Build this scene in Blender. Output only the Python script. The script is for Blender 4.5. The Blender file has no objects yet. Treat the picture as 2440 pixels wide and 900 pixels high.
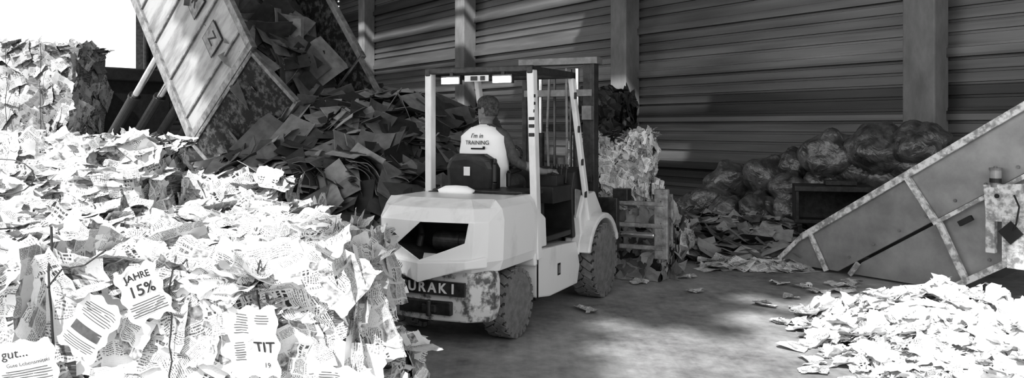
import bpy, math, random
import numpy as np
from mathutils import Vector, Matrix, noise as mnoise
rng=np.random.default_rng(7); random.seed(7)
sc=bpy.context.scene
try:
    sc.view_settings.view_transform='Standard'; sc.view_settings.look='Medium High Contrast'
except Exception: pass

# ---------------------------------------------------------------- materials
def newmat(name):
    m=bpy.data.materials.new(name); m.use_nodes=True
    nt=m.node_tree; b=nt.nodes['Principled BSDF']; return m,nt,b
def N(nt,t,**k):
    n=nt.nodes.new(t)
    for a,b in k.items(): setattr(n,a,b)
    return n
def mth(nt,op,a,b=None,c=None):
    n=nt.nodes.new('ShaderNodeMath'); n.operation=op
    for i,v in enumerate((a,b,c)):
        if v is None: continue
        if isinstance(v,(int,float)): n.inputs[i].default_value=v
        else: nt.links.new(v,n.inputs[i])
    return n.outputs[0]
def g(v): return (v,v,v,1)
def mat(name,lo,hi=None,scale=6,rough=.6,metal=0,bump=0.0,stretch=(1,1,1),detail=5,p0=.35,p1=.7,bscale=None,trans=0,emit=0):
    m,nt,b=newmat(name); hi=lo if hi is None else hi
    tc=N(nt,'ShaderNodeTexCoord'); mp=N(nt,'ShaderNodeMapping'); mp.inputs['Scale'].default_value=stretch
    nt.links.new(tc.outputs['Object'],mp.inputs[0])
    nz=N(nt,'ShaderNodeTexNoise'); nz.inputs['Scale'].default_value=scale; nz.inputs['Detail'].default_value=detail; nz.inputs['Roughness'].default_value=.65
    nt.links.new(mp.outputs[0],nz.inputs['Vector'])
    cr=N(nt,'ShaderNodeValToRGB'); cr.color_ramp.elements[0].position=p0; cr.color_ramp.elements[1].position=p1
    cr.color_ramp.elements[0].color=g(lo); cr.color_ramp.elements[1].color=g(hi)
    nt.links.new(nz.outputs['Fac'],cr.inputs[0]); nt.links.new(cr.outputs[0],b.inputs['Base Color'])
    b.inputs['Roughness'].default_value=rough; b.inputs['Metallic'].default_value=metal
    if trans: b.inputs['Transmission Weight'].default_value=trans
    if bump:
        bp=N(nt,'ShaderNodeBump'); bp.inputs['Strength'].default_value=bump; bp.inputs['Distance'].default_value=.02
        n2=N(nt,'ShaderNodeTexNoise'); n2.inputs['Scale'].default_value=bscale or scale*5; n2.inputs['Detail'].default_value=6
        nt.links.new(mp.outputs[0],n2.inputs['Vector']); nt.links.new(n2.outputs['Fac'],bp.inputs['Height']); nt.links.new(bp.outputs[0],b.inputs['Normal'])
    if emit:
        b.inputs['Emission Color'].default_value=(1,1,1,1); b.inputs['Emission Strength'].default_value=emit
    return m

def news_mat(name,wlo=.46,whi=.88,dark=.85):
    m,nt,b=newmat(name); L=nt.links
    uv=N(nt,'ShaderNodeUVMap'); uv.uv_map='UVMap'
    sp=N(nt,'ShaderNodeSeparateXYZ'); L.new(uv.outputs[0],sp.inputs[0]); u,v=sp.outputs[0],sp.outputs[1]
    at=N(nt,'ShaderNodeAttribute'); at.attribute_name='rnd'; rnd=at.outputs['Fac']
    def comb(a,bb,c=0.0):
        n=N(nt,'ShaderNodeCombineXYZ')
        for i,q in enumerate((a,bb,c)):
            if isinstance(q,(int,float)): n.inputs[i].default_value=q
            else: L.new(q,n.inputs[i])
        return n.outputs[0]
    cu=mth(nt,'DIVIDE',u,.085); cv=mth(nt,'DIVIDE',v,.06)
    wn=N(nt,'ShaderNodeTexWhiteNoise'); wn.noise_dimensions='3D'
    L.new(comb(mth(nt,'FLOOR',cu),mth(nt,'FLOOR',cv),mth(nt,'MULTIPLY',rnd,97)),wn.inputs['Vector']); r=wn.outputs['Value']
    def lines(per,duty,fx,thr):
        q=mth(nt,'DIVIDE',v,per); l=mth(nt,'GREATER_THAN',mth(nt,'FRACT',q),duty)
        nz=N(nt,'ShaderNodeTexNoise'); nz.inputs['Scale'].default_value=1; nz.inputs['Detail'].default_value=1
        L.new(comb(mth(nt,'MULTIPLY',u,fx),mth(nt,'MULTIPLY',mth(nt,'FLOOR',q),7.31),0.0),nz.inputs['Vector'])
        return mth(nt,'MULTIPLY',l,mth(nt,'GREATER_THAN',nz.outputs['Fac'],thr))
    text=mth(nt,'MULTIPLY',lines(.0078,.48,300,.45),.8)
    head=lines(.024,.4,110,.47)
    nz=N(nt,'ShaderNodeTexNoise'); nz.inputs['Scale'].default_value=38; nz.inputs['Detail'].default_value=4; L.new(uv.outputs[0],nz.inputs['Vector'])
    pic=mth(nt,'MULTIPLY',mth(nt,'SUBTRACT',nz.outputs['Fac'],.2),2.0)
    def sel(lo,hi): return mth(nt,'MULTIPLY',mth(nt,'GREATER_THAN',r,lo),mth(nt,'LESS_THAN',r,hi))
    ink=mth(nt,'ADD',mth(nt,'ADD',mth(nt,'MULTIPLY',text,sel(.0,.44)),mth(nt,'MULTIPLY',head,sel(.44,.54))),mth(nt,'MULTIPLY',pic,sel(.54,.72)))
    mg=mth(nt,'MULTIPLY',mth(nt,'GREATER_THAN',mth(nt,'FRACT',cu),.1),mth(nt,'GREATER_THAN',mth(nt,'FRACT',cv),.1))
    ink=mth(nt,'MULTIPLY',ink,mg); ink=mth(nt,'MINIMUM',ink,.95)
    base=N(nt,'ShaderNodeMapRange'); L.new(mth(nt,'POWER',rnd,.6),base.inputs[0]); base.inputs[3].default_value=wlo; base.inputs[4].default_value=whi
    val=mth(nt,'MULTIPLY',base.outputs[0],mth(nt,'SUBTRACT',1.0,ink))
    val=mth(nt,'MAXIMUM',val,.03)
    L.new(comb(val,val,val),b.inputs['Base Color']); b.inputs['Roughness'].default_value=.7
    return m
def rnd_mat(name,lo,hi,rough=.8,scale=7,pw=1.0):
    m,nt,b=newmat(name); L=nt.links
    at=N(nt,'ShaderNodeAttribute'); at.attribute_name='rnd'
    mr=N(nt,'ShaderNodeMapRange'); L.new(mth(nt,'POWER',at.outputs['Fac'],pw),mr.inputs[0]); mr.inputs[3].default_value=lo; mr.inputs[4].default_value=hi
    tc=N(nt,'ShaderNodeTexCoord'); nz=N(nt,'ShaderNodeTexNoise'); nz.inputs['Scale'].default_value=scale; nz.inputs['Detail'].default_value=6
    L.new(tc.outputs['Object'],nz.inputs['Vector'])
    v=mth(nt,'MULTIPLY',mr.outputs[0],mth(nt,'ADD',mth(nt,'MULTIPLY',nz.outputs['Fac'],1.2),.4))
    c=N(nt,'ShaderNodeCombineXYZ')
    for i in range(3): L.new(v,c.inputs[i])
    L.new(c.outputs[0],b.inputs['Base Color']); b.inputs['Roughness'].default_value=rough
    return m

M_news=news_mat('newsprint'); M_newsfar=news_mat('newsprint_darker',.14,.6)  # second newsprint uses a darker paper range, for the back stack
M_pulp=mat('paper_layers',.04,.38,scale=5,rough=.9,bump=.6,stretch=(2,2,22),bscale=14)
M_card=rnd_mat('cardboard',.035,.38,pw=1.7)
M_cardl=rnd_mat('cardboard_light',.07,.42)
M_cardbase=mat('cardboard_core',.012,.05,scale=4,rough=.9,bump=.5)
M_wire=mat('baling_wire',.03,.05,rough=.5)
M_paint=mat('forklift_paint',.62,.74,scale=3,rough=.3,p0=.38,p1=.5,bump=.03,stretch=(1,1,.5))
M_paintd=mat('forklift_worn_paint',.10,.6,scale=9,rough=.5,p0=.40,p1=.52)
M_black=mat('black_plastic',.018,.035,scale=10,rough=.45)
M_dark=mat('dark_steel',.03,.08,scale=12,rough=.45,metal=.4)
M_mid=mat('grey_steel',.16,.3,scale=9,rough=.5,metal=.3)
M_clamp=mat('clamp_steel',.16,.42,scale=11,rough=.5,metal=.3)
M_roof=mat('roof_mask_sheet',.12,.2,scale=3,rough=.7)
M_tyre=mat('tyre_rubber',.13,.24,scale=14,rough=.85,bump=.3)
M_groove=mat('tyre_groove',.03,.06,scale=14,rough=.9)
M_rim=mat('rim_steel',.25,.45,scale=16,rough=.6)
M_vest=mat('vest_fabric',.9,.95,scale=4,rough=.85,bump=.3,bscale=12)
M_shirt=mat('shirt_fabric',.07,.12,scale=30,rough=.9)
M_skin=mat('skin',.17,.24,scale=20,rough=.5)
M_cap=mat('cap_fabric',.03,.14,scale=40,rough=.9)
M_ink=mat('ink',.02,.03,rough=.7)
M_white=mat('label_white',.65,.75,rough=.6)
M_lamp=mat('lamp_lens',.9,.9,emit=14)
M_chrome=mat('chrome_rod',.6,.75,rough=.2,metal=.9)
M_cont=mat('container_paint',.17,.36,scale=1.6,rough=.5,p0=.34,p1=.56,bump=.08,stretch=(2.2,1,.5),detail=8)
M_contf=mat('container_frame',.12,.34,scale=6,rough=.6,bump=.08)
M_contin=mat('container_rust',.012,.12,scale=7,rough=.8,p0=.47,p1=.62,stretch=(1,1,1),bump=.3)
M_conc=mat('column_concrete',.16,.28,scale=2.5,rough=.85,bump=.1,stretch=(1,1,.4))
M_conv=mat('conveyor_paint',.25,.42,scale=2.0,rough=.38,metal=.2,bump=.05)
M_convl=mat('conveyor_worn',.3,.75,scale=14,rough=.6,p0=.42,p1=.58)
M_belt=mat('belt_rubber',.03,.05,rough=.8)
M_glass=mat('lubricator_glass',.5,.7,rough=.1,trans=.6)
M_plast=mat('white_film',.6,.93,scale=7,rough=.35,bump=.8,bscale=12)

def floor_mat():
    m,nt,b=newmat('floor_concrete'); L=nt.links
    tc=N(nt,'ShaderNodeTexCoord')
    def nz(s,d,st=(1,1,1)):
        mp=N(nt,'ShaderNodeMapping'); mp.inputs['Scale'].default_value=st; mp.inputs['Rotation'].default_value=(0,0,.5)
        n=N(nt,'ShaderNodeTexNoise'); n.inputs['Scale'].default_value=s; n.inputs['Detail'].default_value=d; n.inputs['Roughness'].default_value=.65
        L.new(tc.outputs['Object'],mp.inputs[0]); L.new(mp.outputs[0],n.inputs['Vector']); return n.outputs['Fac']
    a=nz(.8,6); c=nz(9,8); t=nz(2.2,3,(3.5,.25,1))
    v=mth(nt,'ADD',mth(nt,'MULTIPLY',a,.55),mth(nt,'ADD',mth(nt,'MULTIPLY',c,.3),mth(nt,'MULTIPLY',t,.15)))
    cr=N(nt,'ShaderNodeValToRGB'); e=cr.color_ramp.elements; e[0].position=.38; e[0].color=g(.18); e[1].position=.62; e[1].color=g(.54)
    L.new(v,cr.inputs[0]); L.new(cr.outputs[0],b.inputs['Base Color']); b.inputs['Roughness'].default_value=.5
    bp=N(nt,'ShaderNodeBump'); bp.inputs['Strength'].default_value=.25; bp.inputs['Distance'].default_value=.01; L.new(c,bp.inputs['Height']); L.new(bp.outputs[0],b.inputs['Normal'])
    return m
def wall_mat():
    m,nt,b=newmat('wall_cladding'); L=nt.links
    tc=N(nt,'ShaderNodeTexCoord'); sp=N(nt,'ShaderNodeSeparateXYZ'); L.new(tc.outputs['Object'],sp.inputs[0])
    wn=N(nt,'ShaderNodeTexWhiteNoise'); wn.noise_dimensions='1D'; L.new(mth(nt,'FLOOR',mth(nt,'DIVIDE',sp.outputs[2],.45)),wn.inputs['W'])
    mp=N(nt,'ShaderNodeMapping'); mp.inputs['Scale'].default_value=(.35,.35,5); L.new(tc.outputs['Object'],mp.inputs[0])
    n=N(nt,'ShaderNodeTexNoise'); n.inputs['Scale'].default_value=1.2; n.inputs['Detail'].default_value=6; L.new(mp.outputs[0],n.inputs['Vector'])
    v=mth(nt,'MULTIPLY',mth(nt,'ADD',mth(nt,'MULTIPLY',wn.outputs[0],.13),.05),mth(nt,'ADD',mth(nt,'MULTIPLY',n.outputs['Fac'],1.6),.2))
    c=N(nt,'ShaderNodeCombineXYZ')
    for i in range(3): L.new(v,c.inputs[i])
    L.new(c.outputs[0],b.inputs['Base Color']); b.inputs['Roughness'].default_value=.38; b.inputs['Metallic'].default_value=.25
    return m
M_floor=floor_mat(); M_wall=wall_mat()

# ---------------------------------------------------------------- mesh builder
def empty(name,mtx=None):
    e=bpy.data.objects.new(name,None); sc.collection.objects.link(e); e.empty_display_size=.2
    if mtx is not None: e.matrix_world=mtx
    return e
class MB:
    def __init__(s): s.v=[];s.f=[];s.m=[]
    def add(s,vs,fs,mi=0,M=None):
        o=len(s.v)
        for p in vs:
            p=Vector(p); s.v.append(M@p if M is not None else p)
        for f in fs: s.f.append([i+o for i in f]); s.m.append(mi)
        return s
    def box(s,c,d,mi=0,R=None):
        M=Matrix.Translation(c)@(R.to_4x4() if R is not None else Matrix())
        x,y,z=[q/2 for q in d]
        vs=[(-x,-y,-z),(x,-y,-z),(x,y,-z),(-x,y,-z),(-x,-y,z),(x,-y,z),(x,y,z),(-x,y,z)]
        return s.add(vs,[(0,3,2,1),(4,5,6,7),(0,1,5,4),(1,2,6,5),(2,3,7,6),(3,0,4,7)],mi,M)
    def beam(s,p0,p1,w,h,mi=0,up=(0,0,1)):
        p0=Vector(p0);p1=Vector(p1);d=p1-p0;z=d.normalized();x=z.cross(Vector(up))
        if x.length<1e-4: x=Vector((1,0,0))
        x.normalize(); y=z.cross(x); R=Matrix((x,y,z)).transposed()
        return s.box((p0+p1)/2,(w,h,d.length),mi,R)
    def cyl(s,p0,p1,r,r1=None,n=20,mi=0,caps=True):
        p0=Vector(p0);p1=Vector(p1);r1=r if r1 is None else r1
        q=(p1-p0).to_track_quat('Z','Y').to_matrix(); vs=[]
        for p,rr in((p0,r),(p1,r1)):
            for i in range(n):
                a=2*math.pi*i/n; vs.append(p+q@Vector((rr*math.cos(a),rr*math.sin(a),0)))
        fs=[(i,(i+1)%n,n+(i+1)%n,n+i) for i in range(n)]
        if caps: fs+=[tuple(range(n))[::-1],tuple(range(n,2*n))]
        return s.add(vs,fs,mi)
    def tube(s,pts,r,n=8,mi=0):
        for a,b in zip(pts[:-1],pts[1:]): s.cyl(a,b,r,n=n,mi=mi)
        return s
    def prism(s,poly,y0,y1,mi=0,M=None):
        n=len(poly); vs=[(p[0],y0,p[1]) for p in poly]+[(p[0],y1,p[1]) for p in poly]
        fs=[tuple(range(n)),tuple(range(2*n-1,n-1,-1))]+[(i,n+i,n+(i+1)%n,(i+1)%n) for i in range(n)]
        return s.add(vs,fs,mi,M)
    def loft(s,rings,mi=0,cap=True):
        n=len(rings[0]); vs=[p for r in rings for p in r]; fs=[]
        for k in range(len(rings)-1):
            for i in range(n): fs.append((k*n+i,k*n+(i+1)%n,(k+1)*n+(i+1)%n,(k+1)*n+i))
        if cap: fs+=[tuple(range(n))[::-1],tuple(range((len(rings)-1)*n,len(rings)*n))]
        return s.add(vs,fs,mi)
    def lathe(s,prof,c,n=40,mi=0):
        rings=[]
        for y,r in prof: rings.append([(c[0]+r*math.cos(2*math.pi*i/n),c[1]+y,c[2]+r*math.sin(2*math.pi*i/n)) for i in range(n)])
        return s.loft(rings,mi)
    def obj(s,name,mats,parent=None,bevel=0,smooth=False,sub=0):
        me=bpy.data.meshes.new(name); me.from_pydata([tuple(p) for p in s.v],[],s.f)
        for m in (mats if isinstance(mats,list) else [mats]): me.materials.append(m)
        me.polygons.foreach_set('material_index',s.m)
        import bmesh
        bm=bmesh.new(); bm.from_mesh(me); bmesh.ops.recalc_face_normals(bm,faces=bm.faces); bm.to_mesh(me); bm.free()
        o=bpy.data.objects.new(name,me); sc.collection.objects.link(o)
        if smooth: me.polygons.foreach_set('use_smooth',[True]*len(me.polygons))
        if parent is not None: o.parent=parent
        if bevel:
            b=o.modifiers.new('bevel','BEVEL'); b.width=bevel; b.segments=2; b.limit_method='ANGLE'; b.angle_limit=.6
        if sub:
            b=o.modifiers.new('sub','SUBSURF'); b.levels=sub; b.render_levels=sub
        return o
def text(s,size,M,mat_,parent,name,ext=.0015,align='CENTER',bold=0.0):
    c=bpy.data.curves.new(name,'FONT'); c.body=s; c.size=size; c.extrude=ext; c.align_x=align; c.align_y='CENTER'; c.offset=bold
    c.materials.append(mat_); o=bpy.data.objects.new(name,c); sc.collection.objects.link(o)
    o.parent=parent; o.matrix_local=M; return o
def frameM(o,x,z):
    x=Vector(x).normalized(); z=Vector(z).normalized(); y=z.cross(x).normalized(); x=y.cross(z)
    M=Matrix((x,y,z)).transposed().to_4x4(); M.translation=Vector(o); return M

# ---------------------------------------------------------------- crumpled sheet scatter
def sheets(C,Nn,W,H,crump=.1,curl=.0,n=7,inplane=.04,uvs=1.0,nf=3,axial=False,jit=.13):
    C=np.asarray(C,float); Nn=np.asarray(Nn,float); M=len(C)
    Nn/=np.linalg.norm(Nn,axis=1)[:,None]
    ref=rng.normal(size=(M,3))
    T=np.cross(ref,Nn); T/=np.linalg.norm(T,axis=1)[:,None]; B=np.cross(Nn,T)
    a,b=np.meshgrid(np.linspace(-.5,.5,n),np.linspace(-.5,.5,n)); a=a.ravel()[None,:]; b=b.ravel()[None,:]
    S=np.sqrt(W*H)[:,None]; d=np.zeros((M,n*n))
    for k in range(nf):
        th=rng.uniform(0,2*np.pi,(M,1)) if not axial else rng.choice([0,np.pi/2],(M,1))
        c=rng.uniform(-.35,.35,(M,1))
        if axial: c=np.round(c*(n-1)+.5*((n-1)%2))/(n-1)-.5*((n-1)%2)/(n-1)
        am=rng.uniform(.2,1,(M,1))*crump*2*rng.choice([-1,1],(M,1))
        d+=am*np.abs(np.cos(th)*a+np.sin(th)*b-c)
    d+=rng.normal(size=(M,n*n))*crump*jit
    th=rng.uniform(0,2*np.pi,(M,1)); cu=rng.uniform(-1,1,(M,1))*curl
    d-=d.mean(axis=1,keepdims=True)
    d+=cu*(np.cos(th)*a+np.sin(th)*b)**2*4
    aa=a+rng.normal(size=(M,n*n))*inplane; bb=b+rng.normal(size=(M,n*n))*inplane
    P=C[:,None,:]+ (aa*W[:,None])[:,:,None]*T[:,None,:]+(bb*H[:,None])[:,:,None]*B[:,None,:]+(d*S)[:,:,None]*Nn[:,None,:]
    idx=np.arange(n*n).reshape(n,n); q=np.stack([idx[:-1,:-1],idx[:-1,1:],idx[1:,1:],idx[1:,:-1]],-1).reshape(-1,4)
    F=(q[None]+ (np.arange(M)*n*n)[:,None,None]).reshape(-1,4)
    sc_=rng.uniform(.7,1.5,(M,1))*uvs
    U=np.stack([(a*W[:,None])*sc_+rng.uniform(0,50,(M,1)),(b*H[:,None])*sc_+rng.uniform(0,50,(M,1))],-1)
    R=np.repeat(rng.uniform(0,1,M),n*n)
    return [P.reshape(-1,3),F,U.reshape(-1,2),R]
def joinS(L):
    o=0; P=[];F=[];U=[];R=[]
    for p,f,u,r in L: P.append(p);F.append(f+o);U.append(u);R.append(r);o+=len(p)
    return [np.concatenate(P),np.concatenate(F),np.concatenate(U),np.concatenate(R)]
def meshS(name,S,mat_,parent=None,zmin=None,thick=0,smooth=False):
    P,F,U,R=S
    if zmin is not None: P=P.copy(); P[:,2]=np.maximum(P[:,2],zmin)
    me=bpy.data.meshes.new(name); me.vertices.add(len(P)); me.vertices.foreach_set('co',P.astype(np.float32).ravel())
    me.loops.add(len(F)*4); me.loops.foreach_set('vertex_index',F.astype(np.int32).ravel())
    me.polygons.add(len(F)); me.polygons.foreach_set('loop_start',np.arange(0,len(F)*4,4,dtype=np.int32)); me.polygons.foreach_set('loop_total',np.full(len(F),4,dtype=np.int32))
    me.update(calc_edges=True)
    uv=me.uv_layers.new(name='UVMap'); uv.data.foreach_set('uv',U[F.ravel()].astype(np.float32).ravel())
    at=me.attributes.new('rnd','FLOAT','POINT'); at.data.foreach_set('value',R.astype(np.float32))
    me.materials.append(mat_); me.validate()
    me.polygons.foreach_set('use_smooth',[bool(smooth)]*len(me.polygons))
    o=bpy.data.objects.new(name,me); sc.collection.objects.link(o)
    if parent is not None: o.parent=parent
    if thick:
        md=o.modifiers.new('thick','SOLIDIFY'); md.thickness=thick
    return o
def rough_box(name,x0,x1,y0,y1,z0,z1,mat_,parent,amp=.05,step=.12):
    import bmesh
    bm=bmesh.new(); 
    nx,ny,nz=[max(2,int(d/step)) for d in (x1-x0,y1-y0,z1-z0)]
    def grid(f,a,b):
        vv=[[bm.verts.new(f(i/a,j/b)) for j in range(b+1)] for i in range(a+1)]
        for i in range(a):
            for j in range(b): bm.faces.new((vv[i][j],vv[i+1][j],vv[i+1][j+1],vv[i][j+1]))
    X=lambda t:x0+(x1-x0)*t; Y=lambda t:y0+(y1-y0)*t; Z=lambda t:z0+(z1-z0)*t
    grid(lambda s,t:(X(s),y0,Z(t)),nx,nz); grid(lambda s,t:(X(s),y1,Z(t)),nx,nz)
    grid(lambda s,t:(x0,Y(s),Z(t)),ny,nz); grid(lambda s,t:(x1,Y(s),Z(t)),ny,nz)
    grid(lambda s,t:(X(s),Y(t),z1),nx,ny); grid(lambda s,t:(X(s),Y(t),z0),nx,ny)
    bmesh.ops.remove_doubles(bm,verts=bm.verts,dist=1e-4)
    for v in bm.verts:
        c=v.co.copy(); k=mnoise.noise_vector(c*5)*amp+mnoise.noise_vector(c*14)*amp*.4
        v.co+=k; 
        if v.co.z<z0+.001 or c.z<z0+.001: v.co.z=max(z0,.002)
    bmesh.ops.recalc_face_normals(bm,faces=bm.faces)
    me=bpy.data.meshes.new(name); bm.to_mesh(me); bm.free(); me.materials.append(mat_)
    o=bpy.data.objects.new(name,me); sc.collection.objects.link(o); o.parent=parent; return o

# ---------------------------------------------------------------- building
b=MB(); b.add([(-70,-30,0),(70,-30,0),(70,80,0),(-70,80,0)],[(0,1,2,3)]); b.obj('floor',M_floor)
WC=Vector((2.65,17.9,0)); S=Vector((3.826,-5.449,0)); sd=S.normalized(); nin=Vector((-.818,-.575,0)).normalized(); zz=Vector((0,0,1))
def cladding(name,P0,P1,h,inward):
    prof=[]; z=0.0; k=0
    while z<h:
        d=0.0 if (k%5)!=4 else .07
        prof+=[(d,z),(d,z+.135),(d-.04,z+.145),(d-.04,z+.185)]
        z+=.19; k+=1
    prof.append((0,h)); vs=[];fs=[]
    for o,zv in prof:
        for P in (P0,P1): vs.append(Vector((P.x,P.y,zv))+inward*o)
    for i in range(len(prof)-1): fs.append((2*i,2*i+1,2*i+3,2*i+2))
    m=MB(); m.add(vs,fs); m.obj(name,M_wall)
corner=WC-S*2.45; right_end=WC+S*4.2
cladding('wall_right',corner,right_end,9,nin)
pdir=Vector((-.818,-.575,0)).normalized()
endp=corner+pdir*7.0
cladding('wall_back',corner,endp,9,sd)
for k in (-2,-1,0,1,2,3):
    m=MB(); c=WC+S*k+nin*.2; R=Matrix((sd,-nin,Vector((0,0,1)))).transposed()
    m.box((c.x,c.y,4.5),(.5,.42,9),0,R)
    m.box((c.x,c.y,.25),(.62,.5,.5),0,R)
    m.obj('concrete_column' ,M_conc,bevel=.025)
m=MB(); e=endp+sd*.15
m.box((e.x,e.y,4.5),(.35,.35,9)); m.cyl((e.x+.55,e.y-1.0,0),(e.x+.55,e.y-1.0,9),.09); m.cyl((e.x+.95,e.y-1.0,0),(e.x+.95,e.y-1.0,9),.05)
m.obj('trim_door_frame',M_dark)
m=MB(); H=9.0; verts=[];faces=[]
def is_open(s,n):  # made-up roof openings, placed so sun reaches chosen floor, bale and wall areas
    p=WC+sd*s+nin*n; tx,ty=p.x+3.73,p.y+8.0
    if tx<-1.15 and ty<8.4: return True
    if tx<-3.9 and ty<13: return True
    if tx<-5.6 and ty<24: return True
    gx,gy=p.x+4.2,p.y+9.0
    if gy<7.6 and gx>2.3+ .25*math.sin(gy*3): return True
    if .75<gx<2.35 and gy<6.9 and math.sin((gx*1.0+gy*1.5)*3.2)>-.1: return True
    if .55+.2*math.sin(gy*5)<gx<2.35 and gy<6.35: return True
    if gy<4.6: return True
    if -14<s<1.0 and (4.0<n<4.25 or 4.5<n<5.25): return True
    if -12<s<-1 and (6.0<n<6.25 or 6.75<n<7.0): return True
    if 1.5<s<6 and (6.5<n<6.75 or 7.5<n<7.75): return True
    return False
ds,dn=.5,.25
for i in range(int(62/ds)):
    s=-17+i*ds; run=None
    for j in range(int(26/dn)+1):
        n=j*dn; op=is_open(s+ds/2,n+dn/2) or j==int(26/dn)
        if not op and run is None: run=n
        if op and run is not None:
            q=[WC+sd*s+nin*run,WC+sd*(s+ds)+nin*run,WC+sd*(s+ds)+nin*n,WC+sd*s+nin*n]
            o=len(verts); verts+=[(p.x,p.y,H) for p in q]; faces.append((o,o+1,o+2,o+3)); run=None
m.add(verts,faces); m.obj('ceiling_sun_mask',M_roof)  # unseen roof, cut to shape where the sun falls

# ---------------------------------------------------------------- newspaper bales
def scatter_box(x0,x1,y0,y1,z0,z1,dens,smin,smax,faces='fTr',cr=.08,tilt=.25,topt=.22):
    out=[]
    def do(num,pf,nrm,t,cc,off,sc2=1):
        if num<1: return
        C=np.array([pf() for _ in range(num)]); Nn=np.tile(nrm,(num,1))+rng.normal(size=(num,3))*t
        W=rng.uniform(smin,smax,num)*sc2; Hh=W*rng.uniform(.7,1.4,num)
        C+=np.array(nrm)*rng.uniform(-.03,off,(num,1))
        out.append(sheets(C,Nn,W,Hh,crump=cc,curl=.07,n=11,nf=4,inplane=.018,jit=.10))
    u=rng.uniform
    if 'f' in faces: do(int(dens*(x1-x0)*(z1-z0)),lambda:(u(x0,x1),y0,u(z0,z1-.05)),(0,-1,0),tilt,cr,.04)
    if 'r' in faces: do(int(dens*(y1-y0)*(z1-z0)),lambda:(x1,u(y0,y1),u(z0,z1-.05)),(1,0,0),tilt,cr,.04)
    if 'T' in faces: 
        do(int(1.4*dens*(x1-x0)*(y1-y0)),lambda:(u(x0,x1),u(y0,y1),z1-.02),(0,-.1,1),topt,cr*1.3,.04,.85)
        do(int(.6*dens*(x1-x0)*(y1-y0)),lambda:(u(x0,x1),u(y0,y1),z1-.02),(0,-.5,1),topt*1.8,cr*1.8,.03,.55)
        do(int(1.2*dens*(x1-x0)*.3),lambda:(u(x0,x1),y0+u(-.02,.1),z1-u(.0,.08)),(0,-.8,.8),.35,cr*1.5,.03,.75)
    return out
def bale(name,x0,x1,y0,y1,z0,z1,dens,smin,smax,zvis=None,mat_=M_news,faces='fTr',wires=(),cr=.085,tilt=.18):
    e=empty(name)
    rough_box('core',x0,x1,y0,y1,z0,z1,M_pulp,e)
    L=scatter_box(x0,x1,y0,y1,zvis if zvis is not None else z0,z1,dens,smin,smax,faces,cr,tilt)
    meshS('sheets',joinS(L),mat_,e,zmin=.004,smooth=True)
    if wires:
        w=MB()
        for wx in wires:
            pts=[(wx+random.uniform(-.012,.012),y0-.06-random.uniform(0,.03),z) for z in np.linspace(z0,z1+.03,9)]
            pts+=[(wx+random.uniform(-.02,.02),y,z1+.04+random.uniform(0,.03)) for y in np.linspace(y0,y1,7)]
            w.tube(pts,.0035,n=6)
        w.obj('wires',M_wire,e)
    return e
NB='newspaper_bale'
b1=bale(NB,-3.3,-1.89,3.30,4.2,0,1.04,75,.18,.38,.5,wires=(-2.6,))
b2=bale(NB,-1.80,-.66,3.27,4.1,.57,1.02,85,.18,.38,.56,wires=(-1.35,-1.0))
b3=bale(NB,-1.80,-.48,3.25,4.1,0,.55,70,.15,.30,.35)
bale(NB,-4.4,-2.35,4.30,5.4,0,1.08,60,.15,.34,.7)
bale(NB,-2.27,-1.0,4.22,5.35,0,1.0,60,.15,.34,.5)
bale(NB,-5.0,-2.65,5.52,6.5,0,1.26,60,.15,.34,.9)
bale(NB,-2.55,-1.48,5.46,6.5,0,.98,60,.15,.34,.7)
bale(NB,-6.2,-3.0,6.65,7.5,0,1.48,60,.15,.36,1.0,cr=.11)
bale(NB,-2.9,-2.0,6.65,7.5,0,1.12,60,.15,.36,.8)
for (z0,z1) in ((0,1.27),(1.31,2.55)):
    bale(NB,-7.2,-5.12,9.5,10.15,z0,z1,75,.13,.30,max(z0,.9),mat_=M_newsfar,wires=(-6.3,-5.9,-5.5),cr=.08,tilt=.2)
w=MB(); rr=random.Random(3)
w.tube([(-1.84+rr.uniform(-.02,.02),3.22-.02*rr.random(),z) for z in np.linspace(.3,1.22,12)],.005,n=6)
w.tube([(-1.84,3.2,.98),(-1.76,3.16,1.06),(-1.66,3.14,1.08),(-1.57,3.12,1.14)],.0035,n=6)
w.tube([(-2.0+.12*math.cos(a),3.18,1.42+.07*math.sin(a)) for a in np.linspace(0,6.28,16)],.0025,n=6)
w.obj('loose_twine',M_wire,b1)
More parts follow.
